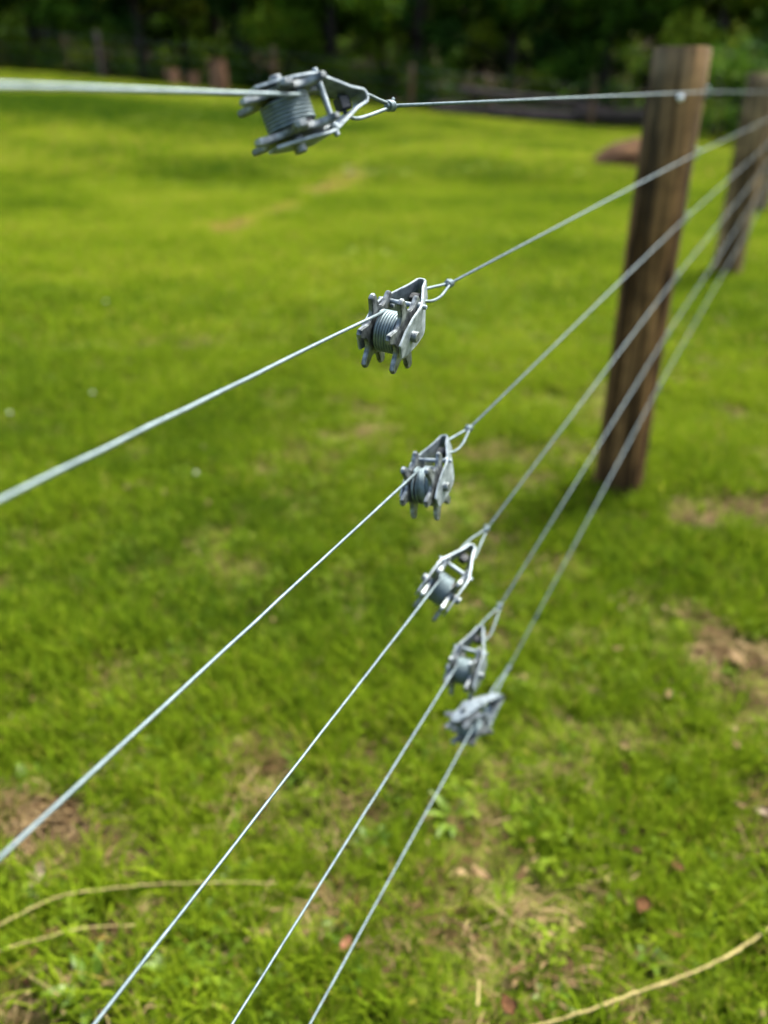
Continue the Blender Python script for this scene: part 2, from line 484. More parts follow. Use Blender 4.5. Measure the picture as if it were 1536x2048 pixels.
def scatter(name, meshes, pts, rot, size, tint, label_kind='stuff'):
    src = bpy.data.collections.new(name + "_sources")
    for i, m in enumerate(meshes):
        src.objects.link(bpy.data.objects.new(name + "_tuft", m))
    n = len(pts)
    m = bpy.data.meshes.new(name)
    m.from_pydata(pts.tolist(), [], [])
    for nm, typ, dat, key in (('turn', 'FLOAT_VECTOR', rot, 'vector'), ('size', 'FLOAT', size, 'value'), ('tint', 'FLOAT', tint, 'value')):
        a = m.attributes.new(nm, typ, 'POINT'); a.data.foreach_set(key, np.asarray(dat, np.float32).reshape(-1))
    a = m.attributes.new('pick', 'INT', 'POINT'); a.data.foreach_set('value', np.random.default_rng(3).integers(0, len(meshes), n).astype(np.int32))
    o = link(name, m)
    g = bpy.data.node_groups.new(name + " scatter", 'GeometryNodeTree')
    g.interface.new_socket('Geometry', in_out='INPUT', socket_type='NodeSocketGeometry')
    g.interface.new_socket('Geometry', in_out='OUTPUT', socket_type='NodeSocketGeometry')
    gi, go = g.nodes.new('NodeGroupInput'), g.nodes.new('NodeGroupOutput')
    ci = g.nodes.new('GeometryNodeCollectionInfo'); ci.inputs['Collection'].default_value = src
    ci.inputs['Separate Children'].default_value = True; ci.inputs['Reset Children'].default_value = True
    ip = g.nodes.new('GeometryNodeInstanceOnPoints'); ip.inputs['Pick Instance'].default_value = True
    def attr(nm, typ):
        k = g.nodes.new('GeometryNodeInputNamedAttribute'); k.data_type = typ; k.inputs['Name'].default_value = nm
        return k.outputs['Attribute']
    er = g.nodes.new('FunctionNodeEulerToRotation')
    g.links.new(attr('turn', 'FLOAT_VECTOR'), er.inputs[0])
    g.links.new(gi.outputs[0], ip.inputs['Points']); g.links.new(ci.outputs[0], ip.inputs['Instance'])
    g.links.new(attr('pick', 'INT'), ip.inputs['Instance Index']); g.links.new(er.outputs[0], ip.inputs['Rotation'])
    g.links.new(attr('size', 'FLOAT'), ip.inputs['Scale']); g.links.new(ip.outputs[0], go.inputs[0])
    o.modifiers.new('scatter', 'NODES').node_group = g
    tag(o, kind=label_kind)
    return o

def spread(seed, density, y0, y1, x0f, x1f, maxd=None):
    """Random points between y0 and y1; x limits are functions of y."""
    rg = np.random.default_rng(seed)
    xa, xb = min(x0f(y0), x0f(y1)), max(x1f(y0), x1f(y1))
    n = int((xb - xa) * (y1 - y0) * density)
    x = rg.uniform(xa, xb, n); y = rg.uniform(y0, y1, n)
    k = (x > x0f(y)) & (x < x1f(y))
    return x[k], y[k], rg

def pasture_tint(x, y):
    t = 0.12 + 0.62 * (fbm(x, y, 0.55, 2) - .20) + 0.35 * (fbm(x, y, 3.1, 7) - .5)
    t = t + 0.20 * np.exp(-(((x + .4) / 2.2) ** 2 + ((y - 6.3) / .8) ** 2))          # paler worn band
    t = t - 0.85 * np.exp(-(((x + 8) / 7) ** 2 + ((y - 20.5) / 2.4) ** 2))             # shaded strip near the far left, its shade put into the grass tint
    t = t + 0.45 * bareness(x, y) * sstep(4, 6, y)
    t = t + 0.55 * (fbm(x, y * 2.2, 0.42, 61) - .5) * sstep(4, 10, y)
    return t + 0.12 * sstep(3, 16, y)

def build_grass():
    rnd = random.Random(11)
    near = [shaded_mesh("grass_tuft", tuft_mesh(rnd, 20, 0.030, 0.028, 0.085, 0.0015, 0.85), GRASS) for _ in range(7)]
    near += [shaded_mesh("grass_tuft", tuft_mesh(rnd, 11, 0.026, 0.035, 0.100, 0.0024, 1.0), GRASS) for _ in range(4)]
    x0, x1 = (lambda y: -0.75 - 0.55 * y), (lambda y: 0.75 + 0.60 * y)
    x, y, rg = spread(1, 2000, 0.25, 4.2, x0, x1)
    keep = rg.random(len(x)) < np.clip(1.0 - 0.88 * bareness(x, y) - 0.70 * sstep(.54, .66, fbm(x, y, 4.5, 5)), .02, 1)
    x, y = x[keep], y[keep]
    lush = fbm(x, y, 2.4, 31)
    ex, ey = [], []
    for p in post_spots[:3]:                                      # longer grass the mower missed round each post
        a = rg.uniform(0, 6.28, 90); r = rg.uniform(.075, .16, 90)
        ex.append(p.x + r * np.cos(a)); ey.append(p.y + r * np.sin(a))
    x = np.concatenate([x] + ex); y = np.concatenate([y] + ey); n = len(x)
    lush = np.concatenate([lush, np.full(n - len(lush), .72)])
    pts = np.stack([x, y, terrain(x, y)], -1)
    rot = np.stack([rg.normal(0, .14, n), rg.normal(0, .14, n), rg.uniform(0, 6.28, n)], -1)
    scatter("grass", near, pts, rot, (0.55 + 0.75 * lush) * rg.uniform(.75, 1.25, n), pasture_tint(x, y) + rg.normal(0, .07, n))
    # middle distance
    mid = [shaded_mesh("grass_tuft", tuft_mesh(rnd, 24, 0.05, 0.03, 0.075, 0.0028, 0.8), GRASS) for _ in range(6)]
    x, y, rg = spread(2, 420, 4.0, 12.5, x0, x1)
    keep = rg.random(len(x)) < np.clip(1.0 - 0.6 * bareness(x, y), .02, 1)
    x, y = x[keep], y[keep]; n = len(x)
    pts = np.stack([x, y, terrain(x, y)], -1)
    rot = np.stack([rg.normal(0, .14, n), rg.normal(0, .14, n), rg.uniform(0, 6.28, n)], -1)
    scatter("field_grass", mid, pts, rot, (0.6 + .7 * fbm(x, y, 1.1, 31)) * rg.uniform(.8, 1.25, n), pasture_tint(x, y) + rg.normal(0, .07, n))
    # far field
    far = [shaded_mesh("grass_tuft", tuft_mesh(rnd, 34, 0.13, 0.04, 0.10, 0.006, 0.8), GRASS) for _ in range(6)]
    x, y, rg = spread(4, 75, 12.0, 36, lambda y: -2 - 0.62 * y, lambda y: 2 + 0.58 * y)
    keep = rg.random(len(x)) < np.clip(1.0 - 0.6 * bareness(x, y), .02, 1)
    x, y = x[keep], y[keep]; n = len(x)
    pts = np.stack([x, y, terrain(x, y)], -1)
    rot = np.stack([rg.normal(0, .12, n), rg.normal(0, .12, n), rg.uniform(0, 6.28, n)], -1)
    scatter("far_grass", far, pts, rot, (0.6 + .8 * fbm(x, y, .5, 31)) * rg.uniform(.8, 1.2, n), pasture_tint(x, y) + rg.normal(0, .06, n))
    # clover and small broad leaves between the blades
    clo = [shaded_mesh("clover_tuft", clover_pieces(rnd, 9, 0.03), CLOVER) for _ in range(4)]
    clo += [shaded_mesh("broad_leaf_tuft", broad_pieces(rnd, 7, 0.01, 0.03, 0.065, 0.0055), CLOVER) for _ in range(4)]
    x, y, rg = spread(6, 330, 0.25, 6.0, x0, x1)
    keep = rg.random(len(x)) < sstep(.42, .60, fbm(x, y, 2.6, 17)) * np.clip(1 - bareness(x, y), .1, 1) + 0.05
    x, y = x[keep], y[keep]; n = len(x)
    pts = np.stack([x, y, terrain(x, y)], -1)
    rot = np.stack([rg.normal(0, .15, n), rg.normal(0, .15, n), rg.uniform(0, 6.28, n)], -1)
    scatter("clover_leaves", clo, pts, rot, rg.uniform(.6, 1.05, n), rg.uniform(.05, .60, n))
    # straw and thatch
    st = [shaded_mesh("straw_wisp", straw_pieces(rnd, 16, 0.035), STRAW) for _ in range(6)]
    x, y, rg = spread(8, 900, 0.25, 4.5, x0, x1)
    keep = rg.random(len(x)) < np.clip(0.10 + 0.50 * bareness(x, y) + 0.45 * sstep(.58, .70, fbm(x, y, 4.5, 5)), 0, 1)
    x, y = x[keep], y[keep]; n = len(x)
    pts = np.stack([x, y, terrain(x, y) + 0.004], -1)
    rot = np.stack([rg.normal(0, .1, n), rg.normal(0, .1, n), rg.uniform(0, 6.28, n)], -1)
    scatter("dead_grass", st, pts, rot, rg.uniform(.7, 1.4, n), rg.uniform(.1, .9, n))
build_grass()

def build_leaf_litter():
    rnd = random.Random(31)
    def flakes(n):
        P = []
        for _ in range(n):
            c = Vector((rnd.uniform(-.05, .05), rnd.uniform(-.05, .05), rnd.uniform(.008, .03)))
            e = Euler((rnd.gauss(0, .5), rnd.gauss(0, .5), rnd.uniform(0, 6.28))).to_matrix()
            L, W = rnd.uniform(.005, .014), rnd.uniform(.002, .006)
            v = [c + e @ Vector(q) for q in ((-L, 0, 0), (-L * .2, -W, .002), (L, 0, .003), (L * .1, W, .002))]
            P.append((v, [(0, 1, 2, 3)], rnd.gauss(0, .2)))
        return P
    ms = [shaded_mesh("leaf_flakes", flakes(5), STRAW) for _ in range(6)]
    x, y, rg = spread(12, 190, 0.25, 5.0, lambda y: -0.75 - 0.55 * y, lambda y: 0.75 + 0.60 * y)
    keep = rg.random(len(x)) < .25 + .6 * bareness(x, y) + .5 * sstep(.50, .64, fbm(x, y, 3.2, 44))
    x, y = x[keep], y[keep]; n = len(x)
    scatter("leaf_litter", ms, np.stack([x, y, terrain(x, y)], -1), np.stack([rg.normal(0, .1, n), rg.normal(0, .1, n), rg.uniform(0, 6.28, n)], -1), rg.uniform(.7, 1.4, n), rg.uniform(.0, .8, n))
build_leaf_litter()

# ------------------------------------------------------------------ woods behind the field
def leaf_cloud(rnd, clumps, per, size, squash=0.8):
    """Many leaf-sized bent quads spread through clumps (centre, radius)."""
    P = []
    for c, r in clumps:
        sh0 = rnd.gauss(0, .20)
        for _ in range(per):
            d = Vector((rnd.gauss(0, 1), rnd.gauss(0, 1), rnd.gauss(0, 1) * squash)); d.normalize()
            p = Vector(c) + d * r * (rnd.random() ** 0.45) * rnd.uniform(.75, 1.1)
            e = Euler((rnd.gauss(0, .7), rnd.gauss(0, .7), rnd.uniform(0, 6.28))).to_matrix()
            s = size * rnd.uniform(.6, 1.3)
            v = [p + e @ Vector(q) for q in ((-s, 0, 0), (0, -s * .55, .12 * s), (s, 0, -.1 * s), (0, s * .55, .12 * s))]
            P.append((v, [(0, 1, 2, 3)], sh0 + rnd.gauss(0, .1)))
    return P

def tree_meshes(seed, h, low):
    rnd = random.Random(seed)
    g = Geo()
    bend = Vector((rnd.uniform(-.5, .5), rnd.uniform(-.5, .5), 0))
    pts = [Vector((0, 0, -.2))] + [Vector((bend.x * t * t, bend.y * t * t, h * .8 * t)) for t in (.04, .15, .35, .6, .85, 1)]
    r0 = h * .019
    g.add(tube_geo(pts, [r0 * 1.5, r0 * 1.25, r0, r0 * .85, r0 * .65, r0 * .4, r0 * .15], 10))
    clumps = []
    for k in range(15):
        t = low + (1 - low) * (k + rnd.random()) / 15
        base = Vector((bend.x * t * t, bend.y * t * t, h * .8 * t))
        a = k * 2.4 + rnd.uniform(-.4, .4)
        L = h * (.30 - .16 * t) * rnd.uniform(.8, 1.3)
        end = base + Vector((math.cos(a) * L, math.sin(a) * L, L * rnd.uniform(-.1, .45)))
        midp = (base + end) / 2 + Vector((0, 0, L * .08))
        g.add(tube_geo([base, midp, end], [r0 * .4, r0 * .25, r0 * .08], 6))
        clumps += [(end, h * .085), (midp + Vector((rnd.uniform(-.5, .5), rnd.uniform(-.5, .5), .2)), h * .075)]
    clumps += [(Vector((bend.x, bend.y, h * .84)), h * .11), (Vector((bend.x, bend.y, h * .93)), h * .07)]
    return g.mesh("trunk", BARK), shaded_mesh("crown", leaf_cloud(rnd, clumps, 210, h * .0155), TREELEAF)

def shrub_meshes(seed, h):
    rnd = random.Random(seed)
    g = Geo(); clumps = []
    for k in range(6):
        a = k * 1.05 + rnd.random(); L = h * rnd.uniform(.3, .55)
        e = Vector((math.cos(a) * L, math.sin(a) * L, h * rnd.uniform(.35, .8)))
        g.add(tube_geo([Vector((0, 0, -.1)), e * .5 + Vector((0, 0, .1)), e], [.03, .02, .008], 5))
        clumps += [(e, h * .26), (Vector((e.x * .8, e.y * .8, h * .2)), h * .24)]
    clumps.append((Vector((0, 0, h * .75)), h * .28))
    return g.mesh("stem", BARK), shaded_mesh("foliage", leaf_cloud(rnd, clumps, 120, h * .04), TREELEAF)

def build_woods():
    rnd = random.Random(23)
    kinds = [tree_meshes(40 + i, h, low) for i, (h, low) in enumerate(((13, .20), (11, .14), (14.5, .26), (12, .10)))]
    def place(x, y, k, label, group):
        r = empty("leafy_tree", (x, y, tz(x, y)), (0, 0, rnd.uniform(0, 6.28)))
        s = rnd.uniform(.88, 1.15); r.scale = (s, s, s)
        tag(r, label, 'tree', group)
        link("trunk", kinds[k][0], r); link("crown", kinds[k][1], r)
    i = 0
    x = -27.0
    while x < 30:
        y = 35.5 + rnd.uniform(-1.2, 1.4) - (max(0, x - 6) * .28)
        place(x, y, i % 4, "dark green tree at the shaded edge of the wood beyond the field", "trees along the front edge of the wood")
        x += rnd.uniform(3.2, 4.4); i += 1
    for row, (y0, st) in enumerate(((41, 4.4), (47.5, 5.2))):
        x = -34.0 + row * 2
        while x < 38:
            place(x, y0 + rnd.uniform(-1.5, 1.5) - max(0, x - 6) * .22, i % 4, "tall dark tree deeper inside the wood, behind the edge trees", "trees deeper in the wood")
            x += st * rnd.uniform(.8, 1.2); i += 1
    sk = [shrub_meshes(70 + i, h) for i, h in enumerate((1.7, 2.3, 1.3))]
    def shrub(x, y, k, label, group=None, s=1.0):
        r = empty("shrub", (x, y, tz(x, y)), (0, 0, rnd.uniform(0, 6.28))); r.scale = (s, s, s)
        tag(r, label, 'shrub', group)
        link("stem", sk[k][0], r); link("foliage", sk[k][1], r)
    x = -24.0; j = 0
    while x < 26:
        y = 33.6 + rnd.uniform(-.3, 1.4) - max(0, x - 6) * .30
        shrub(x, y, j % 3, "dense green shrub in the undergrowth at the foot of the wood", "undergrowth shrubs along the wood edge", rnd.uniform(.8, 1.3))
        x += rnd.uniform(1.5, 2.4); j += 1
    shrub(9.3, 24.6, 1, "bushy green shrub standing just behind the nearest wooden post", None, 1.15)
    shrub(11.0, 24.4, 2, "smaller dark shrub to the right of the bush behind the nearest post", None, 1.1)
    # the wood closes behind the rows one can tell apart
    rn = random.Random(5)
    clumps = []
    for k in range(560):
        xx = rn.uniform(-60, 62); yy = rn.uniform(52, 72)
        clumps.append((Vector((xx, yy, tz(xx, yy) + 10 * rn.random() ** 1.6)), rn.uniform(1.5, 2.6)))
    o = link("far_woods", shaded_mesh("far_woods", leaf_cloud(rn, clumps, 110, .32), TREELEAF))
    tag(o, kind='stuff')
build_woods()

# ------------------------------------------------------------------ posts
def post_mesh(name, rad, h, seed, mat, lean=0.0):
    rg = random.Random(seed)
    segs, rings = 40, 18
    bm = bmesh.new()
    p0, p1 = rg.random() * 6, rg.random() * 6
    prof = [1 + 0.03 * math.sin(4 * math.pi * k / segs + p0) + .018 * math.sin(10 * math.pi * k / segs + p1) + rg.uniform(-.02, .012) for k in range(segs)]
    cracks = [(rg.randrange(segs), rg.uniform(.0, .6), rg.uniform(.5, 1.0)) for _ in range(9)]
    loops = []
    for i in range(rings):
        t = i / (rings - 1)
        z = -0.25 + (h + 0.25) * t
        lp = []
        for k in range(segs):
            r = rad * (1.05 - 0.10 * t) * prof[k] * (1 + .014 * math.sin(7 * t + k * .5) + rg.uniform(-.011, .011))
            for ck, c0, c1 in cracks:
                if ck == k and c0 < t < c1: r *= 0.90
            a = 2 * math.pi * k / segs
            lp.append(bm.verts.new((r * math.cos(a), r * math.sin(a), z)))
        loops.append(lp)
    for i in range(rings - 1):
        for k in range(segs):
            bm.faces.new((loops[i][k], loops[i][(k + 1) % segs], loops[i + 1][(k + 1) % segs], loops[i + 1][k]))
    lip = [bm.verts.new((v.co.x * .95, v.co.y * .95, h + 0.005)) for v in loops[-1]]
    for k in range(segs):
        bm.faces.new((loops[-1][k], loops[-1][(k + 1) % segs], lip[(k + 1) % segs], lip[k]))
    bm.faces.new(lip); bm.faces.new(list(reversed(loops[0])))
    return sharp(mesh_from_bm(name, bm, mat, True), 50)

WIRE_Z = [1.249, 1.0945, 0.9205, 0.7500, 0.5690, 0.3925]
POST_R = 0.078
WOFF = 0.362 - PLANE                                              # wires to post axis
def staple_mesh():
    pts = [Vector((-.02, 0, -.008)), Vector((.003, 0, -.008))]
    for k in range(1, 8):
        a = -math.pi / 2 + math.pi * k / 8
        pts.append(Vector((.003 + .006 * math.cos(a), 0, .008 * math.sin(a))))
    pts += [Vector((.003, 0, .008)), Vector((-.02, 0, .008))]
    g = Geo().add(tube_geo(pts, .0019, 6))
    return g.mesh("staple", WIRE)
STAPLE = staple_mesh()
def nail_mesh():
    g = Geo().add(tube_geo([Vector((-.02, 0, 0)), Vector((0.001, 0, 0)), Vector((.0015, 0, 0)), Vector((.004, 0, 0)), Vector((.0055, 0, 0))], [.002, .002, .0085, .0082, .005], 14))
    return g.mesh("nail", ZINC)
def build_posts():
    labels = ["nearest round brown wooden post, crossed by the blurred wires right of centre",
              "second wooden post, cut by the right edge of the photo behind the nearest post",
              "third wooden post of the row, only a sliver at the right edge",
              "fourth wooden post of the row, behind the third one", "fifth wooden post of the row, farthest along the wires"]
    for i, p in enumerate(post_spots):
        gz = tz(p.x, p.y)
        h = 1.352 - (gz if i < 3 else gz * .3)
        r = empty("fence_post", (p.x, p.y, gz))
        tag(r, labels[i], 'post', 'wooden posts carrying the six wires')
        pm = post_mesh("timber", POST_R * (1 if i == 0 else 1.32), h, 60 + i, POSTWOOD if i == 0 else PALEPOST)
        link("timber", pm, r)
        for z in WIRE_Z:
            s = link("staple", STAPLE, r); s.scale = (1, 1.5, 1.5)
            s.location = RIGHT * (WOFF - .001 + (.024 if i else 0)) + Vector((0, 0, z - gz))
            s.rotation_euler = (0, 0, math.atan2(RIGHT.y, RIGHT.x))
        if i == 0:
            nm = nail_mesh()
            a = math.atan2(-p.y, -p.x) + 0.20
            s = link("nail", nm, r, (POST_R * .955 * math.cos(a), POST_R * .955 * math.sin(a), 1.235 - gz))
            s.rotation_euler = (0, 0, a)
build_posts()

# ------------------------------------------------------------------ wire strainers
RW = 0.0013          # wire radius
RC = 0.0160          # coil centreline radius
NOSE, HOLE_Z = 0.0600, -0.0068     # where the wire loop passes through the frame's nose
BODY_PITCH = R(22)
def plate_frame_mesh():
    """Bent strip-steel frame: two side plates meeting in a narrow rounded nose."""
    half = [(-.022, .0176), (-.010, .0176), (.006, .0176), (.018, .0176), (.0225, .0171), (.028, .0154), (.040, .0106), (.052, .0057), (.060, .0037)]
    nose = [(.0628, .0030), (.0640, .0013)]
    path = half + nose + [(x, -y) for x, y in reversed(nose)] + [(x, -y) for x, y in reversed(half)]
    hh = lambda x: .0085 + .0045 * min(1, max(0, (x + .021) / .02)) if x < 0 else max(.0088, .0138 - max(0, x - .02) * .12)
    th = .0020
    n = len(path)
    nor = []
    for i in range(n):
        a = Vector(path[max(0, i - 1)]); b = Vector(path[min(n - 1, i + 1)])
        t = (b - a).normalized(); nor.append(Vector((-t.y, t.x)))
    bm = bmesh.new()
    rows = []
    for i, (x, y) in enumerate(path):
        nn = nor[i]; z = hh(x)
        if i in (0, n - 1): z = .006
        q = [(x, y), (x - nn.x * -th, y - nn.y * -th)]
        rows.append([bm.verts.new((q[0][0], q[0][1], z)), bm.verts.new((q[1][0], q[1][1], z)), bm.verts.new((q[1][0], q[1][1], -z)), bm.verts.new((q[0][0], q[0][1], -z))])
    for i in range(n - 1):
        for k in range(4):
            bm.faces.new((rows[i][k], rows[i][(k + 1) % 4], rows[i + 1][(k + 1) % 4], rows[i + 1][k]))
    bm.faces.new(rows[0]); bm.faces.new(list(reversed(rows[-1])))
    bmesh.ops.recalc_face_normals(bm, faces=bm.faces)
    bmesh.ops.bevel(bm, geom=[e for e in bm.edges if e.calc_face_angle(0) > .9], offset=.0004, segments=2, affect='EDGES')
    return sharp(mesh_from_bm("frame", bm, GALV, True), 30)

def ratchet_mesh():
    """Six-toothed cast wheel in the X-Z plane, thickness along Y."""
    out = []
    for k in range(6):
        a0 = k * math.pi / 3
        for da, r in ((-.52, .0186), (-.34, .0196), (-.245, .0235), (-.175, .0280), (-.115, .0312), (.0, .0322), (.100, .0308), (.150, .0262), (.21, .0215), (.36, .0190)):
            r *= 1.05
            out.append((r * math.cos(a0 + da), r * math.sin(a0 + da)))
    bm = bmesh.new()
    vs = [bm.verts.new((x, -.0020, z)) for x, z in out]
    f = bm.faces.new(vs)
    ex = bmesh.ops.extrude_face_region(bm, geom=[f])
    for v in ex['geom']:
        if isinstance(v, bmesh.types.BMVert): v.co.y += .0040
    bmesh.ops.recalc_face_normals(bm, faces=bm.faces)
    bmesh.ops.bevel(bm, geom=[e for e in bm.edges if abs(e.verts[0].co.y - e.verts[1].co.y) < 1e-6], offset=.0008, segments=2, affect='EDGES')
    return sharp(mesh_from_bm("ratchet_wheel", bm, CAST, True), 40)

def coil_mesh(turns, messy, seed):
    rnd = random.Random(seed)
    g = Geo()
    w = .0184
    n = turns * 30
    pts = []
    for i in range(n + 1):
        t = i / n
        a = math.pi / 2 - t * turns * 2 * math.pi
        y = w * (.5 - t) * .92 + .0004
        r = RC - .0002
        if messy:
            y += .0022 * math.sin(a * .5 + t * 17) * (0.4 + .6 * math.sin(t * 9)); r += .0009 * math.sin(a * 1.5 + 5 * t) + .0008
        pts.append(Vector((r * math.cos(a), max(-.0088, min(.0088, y)), r * math.sin(a))))
    g.add(tube_geo(pts, RW, 8))
    # a few wraps lying on top of the first layer
    k = 3 if messy else 2
    pts = []
    for i in range(k * 30 + 1):
        t = i / (k * 30)
        a = math.pi / 2 - t * k * 2 * math.pi
        r = RC + .0019 + (.0006 * math.sin(a * 2) if messy else 0)
        y = -.0084 + .0052 * t * k / 2 + (.003 * math.sin(a + t) if messy else 0)
        pts.append(Vector((r * math.cos(a), max(-.0088, y), r * math.sin(a))))
    if messy: g.add(tube_geo(pts, RW, 8))
    return g.mesh("wire_coil", WIRE)

def cyl_y(x, z, y0, y1, r, sides=14, bev=.0006):
    s = 1 if y1 > y0 else -1
    return tube_geo([Vector((x, y0, z)), Vector((x, y0 + s * bev, z)), Vector((x, y1 - s * bev, z)), Vector((x, y1, z))], [r - bev, r, r, r - bev], sides)

FRAME_M = plate_frame_mesh()
WHEEL_M = ratchet_mesh()
COIL_M = coil_mesh(7, False, 1)
COIL_MESSY = coil_mesh(6, True, 2)
DRUM_M = sharp(Geo().add(cyl_y(0, 0, -.0098, .0098, .0147, 24)).mesh("drum", DARK))
AXLE_M = sharp(Geo().add(cyl_y(0, 0, -.0245, .0245, .0045, 16)).mesh("axle", CAST))
PIN_M = sharp(Geo().add(cyl_y(.0255, .0105, -.0218, .0218, .0020, 14)).add(cyl_y(.0255, .0105, .0140, .0172, .0034, 14)).add(cyl_y(.0255, .0105, -.0140, -.0172, .0034, 14)).mesh("cross_pin", GALV))
RIVET_M = sharp(Geo().add(cyl_y(.031, .002, .0110, .0150, .0021, 12)).mesh("rivet", GALV))
RIVET_M2 = sharp(Geo().add(cyl_y(.031, .002, -.0110, -.0150, .0021, 12)).mesh("rivet", GALV))
def pawl_mesh():
    bm = bmesh.new()
    prof = [(.045, -.0060), (.0545, -.0065), (.0555, .0005), (.051, .0030), (.045, .0025)]
    vs = [bm.verts.new((x, -.0042, z)) for x, z in prof]
    f = bm.faces.new(vs)
    ex = bmesh.ops.extrude_face_region(bm, geom=[f])
    for v in ex['geom']:
        if isinstance(v, bmesh.types.BMVert): v.co.y += .0084
    bmesh.ops.recalc_face_normals(bm, faces=bm.faces)
    bmesh.ops.bevel(bm, geom=list(bm.edges), offset=.0005, segments=1, affect='EDGES')
    return mesh_from_bm("pawl", bm, DARK)
PAWL_M = pawl_mesh()

BASIS = Matrix((DIR, LEFT, Vector((0, 0, 1)))).transposed()       # columns: along, left, up
YOFF = 0.0062
SPECS = [  # along-fence position of the tangent point, height, roll, nose length scale, tooth angle, messy, far wire end s/z, label
    (0.4690, 1.2481, 68, 0.93, 178, False, "top strainer, lying almost on its side in front of the dark wood"),
    (0.5823, 1.0934, 4, 1.00, 92, False, "second strainer from the top, sharpest one, hanging upright with smooth even wire wraps"),
    (0.6584, 0.9204, -9, 1.00, 108, True, "third strainer from the top, with loose untidy wire wraps on its drum"),
    (0.7378, 0.7530, 26, 1.08, 152, False, "fourth strainer from the top, tilted so that its cross pin slopes down to the right"),
    (0.8163, 0.5755, -2, 1.08, 100, False, "fifth strainer from the top, slightly blurred and upright with its drum in shade"),
    (0.9122, 0.3937, 68, 1.14, 195, False, "bottom strainer, the most blurred one, rolled over with its plate to the light"),
]
EDGE = [(0.2459, 1.2518), (0.2032, 1.0957), (0.1565, 0.9247), (0.1794, 0.7524), (0.2938, 0.5715), (0.4043, 0.3966)]
KNOTS = [0.5862, 0.7068, 0.783, 0.8719, 0.9609, 1.0591]
ORD = ["top", "second", "third", "fourth", "fifth", "bottom"]

def knot_mesh():
    """A twisted wire knot: three tight turns round the two strands and a cut tail."""
    g = Geo()
    pts = []
    for i in range(3 * 16 + 1):
        a = i / 16 * 2 * math.pi
        pts.append(Vector((-.0042 + .0088 * i / 48, .0027 * math.cos(a), .0027 * math.sin(a))))
    pts.append(pts[-1] + Vector((.001, .002, .0022)))
    g.add(tube_geo(pts, RW, 8))
    g.add(tube_geo([Vector((-.006, 0, 0)), Vector((.006, 0, 0))], .0022, 10))
    return g.mesh("knot", WIRE)
KNOT_M = knot_mesh()

